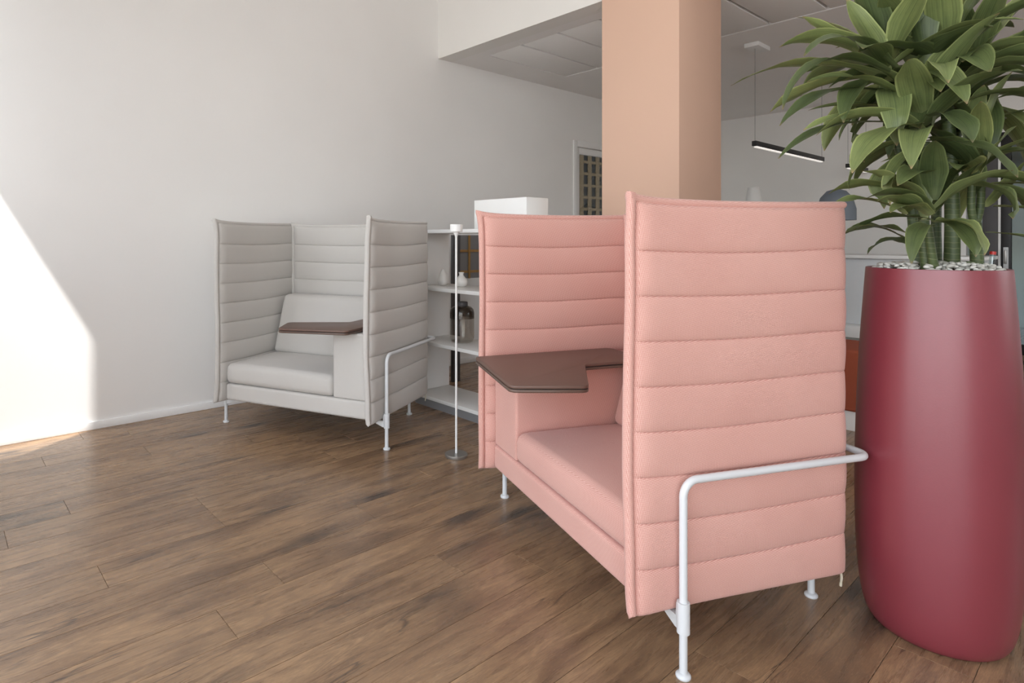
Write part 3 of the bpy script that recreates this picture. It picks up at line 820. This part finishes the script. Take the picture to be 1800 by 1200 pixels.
# ------------------------------------------------------------------ floor lamp
lx, ly = room(.1865, 3.475)
fl = empty('floor_lamp', (lx, ly, 0)); tag(fl, 'slim floor lamp with small white head and round steel base between the sofas', 'lamp')
obj('lamp_base', lathe(BM(), [(0, 0), (.063, 0), (.065, .003), (.065, .016), (.062, .019), (.010, .020), (0, .020)], 48), 'steel', fl)
obj('pole', tube(BM(), [(0, 0, .0205), (0, 0, 1.285)], .0065, 14), 'lamp_white', fl)
obj('lamp_head', lathe(BM(), [(.0066, 1.262), (.010, 1.275), (.020, 1.290), (.0365, 1.293), (.0365, 1.333), (.034, 1.335), (0, 1.335)], 40), 'lamp_white', fl)

# ------------------------------------------------------------------ linear pendant lamps and things at the back of the room
def linear_pendant(a0, a1, b, z, label, cans):
    r = empty('linear_pendant', (a0, b, z)); tag(r, label, 'pendant lamp', 'linear pendants in a row')
    L = a1-a0
    obj('housing', box(BM(), 0, L, -.02, .02, 0, .045, .003), 'black', r)
    obj('diffuser', box(BM(), .03, L-.03, -.014, .014, -.011, -.0005, .002), 'led', r)
    for x in cans:
        obj('cable', tube(BM(), [(x, 0, .046), (x, 0, Z_LO-z-.0405)], .0014, 8), 'black', r)
    obj('canopy', box(BM(), -.06, .20, -.06, .06, Z_LO-z-.0395, Z_LO-z-.0005, .004), 'lamp_white', r)
    obj('ceiling_hook', tube(BM(), [(L-.02, 0, Z_LO-z-.04), (L-.02, 0, Z_LO-z-.001)], .010, 10), 'steel', r)
linear_pendant(5.72, 7.45, 2.31, 2.085, 'black linear pendant lamp hung close to the peach pillar', (.02, 1.71))
linear_pendant(8.30, 9.02, 2.32, 2.085, 'short black linear pendant lamp next to the far wall', (.02, .70))
# white counter and orange bench glimpsed between sofa and planter
ct = empty('counter', (6.75, .95, 0)); tag(ct, 'white counter with pale worktop behind the planter', 'counter')
obj('worktop', box(BM(), -.03, .63, -.03, 1.13, 1.07, 1.10, .003), 'white_lac', ct)
obj('body', box(BM(), .02, .60, .0, 1.10, .06, 1.0695, .003), 'frame_metal', ct)
obj('foot_ledge', box(BM(), -.16, .019, .0, 1.10, .34, .45, .003), 'white_lac', ct)
obj('plinth', box(BM(), .04, .60, .02, 1.08, 0, .0595), 'kick', ct, smooth=False)
bn = empty('bench', (4.62, 1.15, 0)); tag(bn, 'terracotta upholstered bench on a white base behind the pink sofa', 'bench')
obj('seat', cushion(0, .50, 0, .62, .13, .53, .02, 5), 'orange', bn, angle=60)
obj('base', box(BM(), .03, .47, .03, .59, 0, .1295, .003), 'white_lac', bn)
lp = empty('shade_lamp', (7.3, 2.95, 0)); tag(lp, 'white cone-shaded standing lamp in front of the far wall', 'lamp')
obj('shade', lathe(BM(), [(.058, 1.835), (.060, 1.835), (.105, 1.56), (.103, 1.56), (.058, 1.835)], 36), 'lamp_white', lp)
obj('shade_cap', lathe(BM(), [(0, 1.836), (.0585, 1.836), (.0585, 1.839), (0, 1.839)], 36), 'lamp_white', lp)
obj('pole', tube(BM(), [(0, 0, .021), (0, 0, 1.835)], .009, 12), 'lamp_white', lp)
obj('lamp_base', lathe(BM(), [(0, 0), (.14, 0), (.14, .018), (0, .020)], 40), 'lamp_white', lp)
dp = empty('dome_lamp', (6.35, 1.86, 0)); tag(dp, 'blue-grey standing lamp with a rounded dome shade behind the pink sofa', 'lamp')
obj('shade', lathe(BM(), [(.150, 1.42), (.148, 1.42), (.146, 1.52), (.120, 1.62), (.070, 1.68), (.0, 1.704), (.0, 1.708), (.074, 1.684), (.124, 1.623), (.150, 1.52), (.150, 1.42)], 40), 'bluegrey', dp)
obj('pole', tube(BM(), [(0, 0, .021), (0, 0, 1.703)], .009, 12), 'bluegrey', dp)
obj('lamp_base', lathe(BM(), [(0, 0), (.13, 0), (.13, .018), (0, .020)], 40), 'bluegrey', dp)
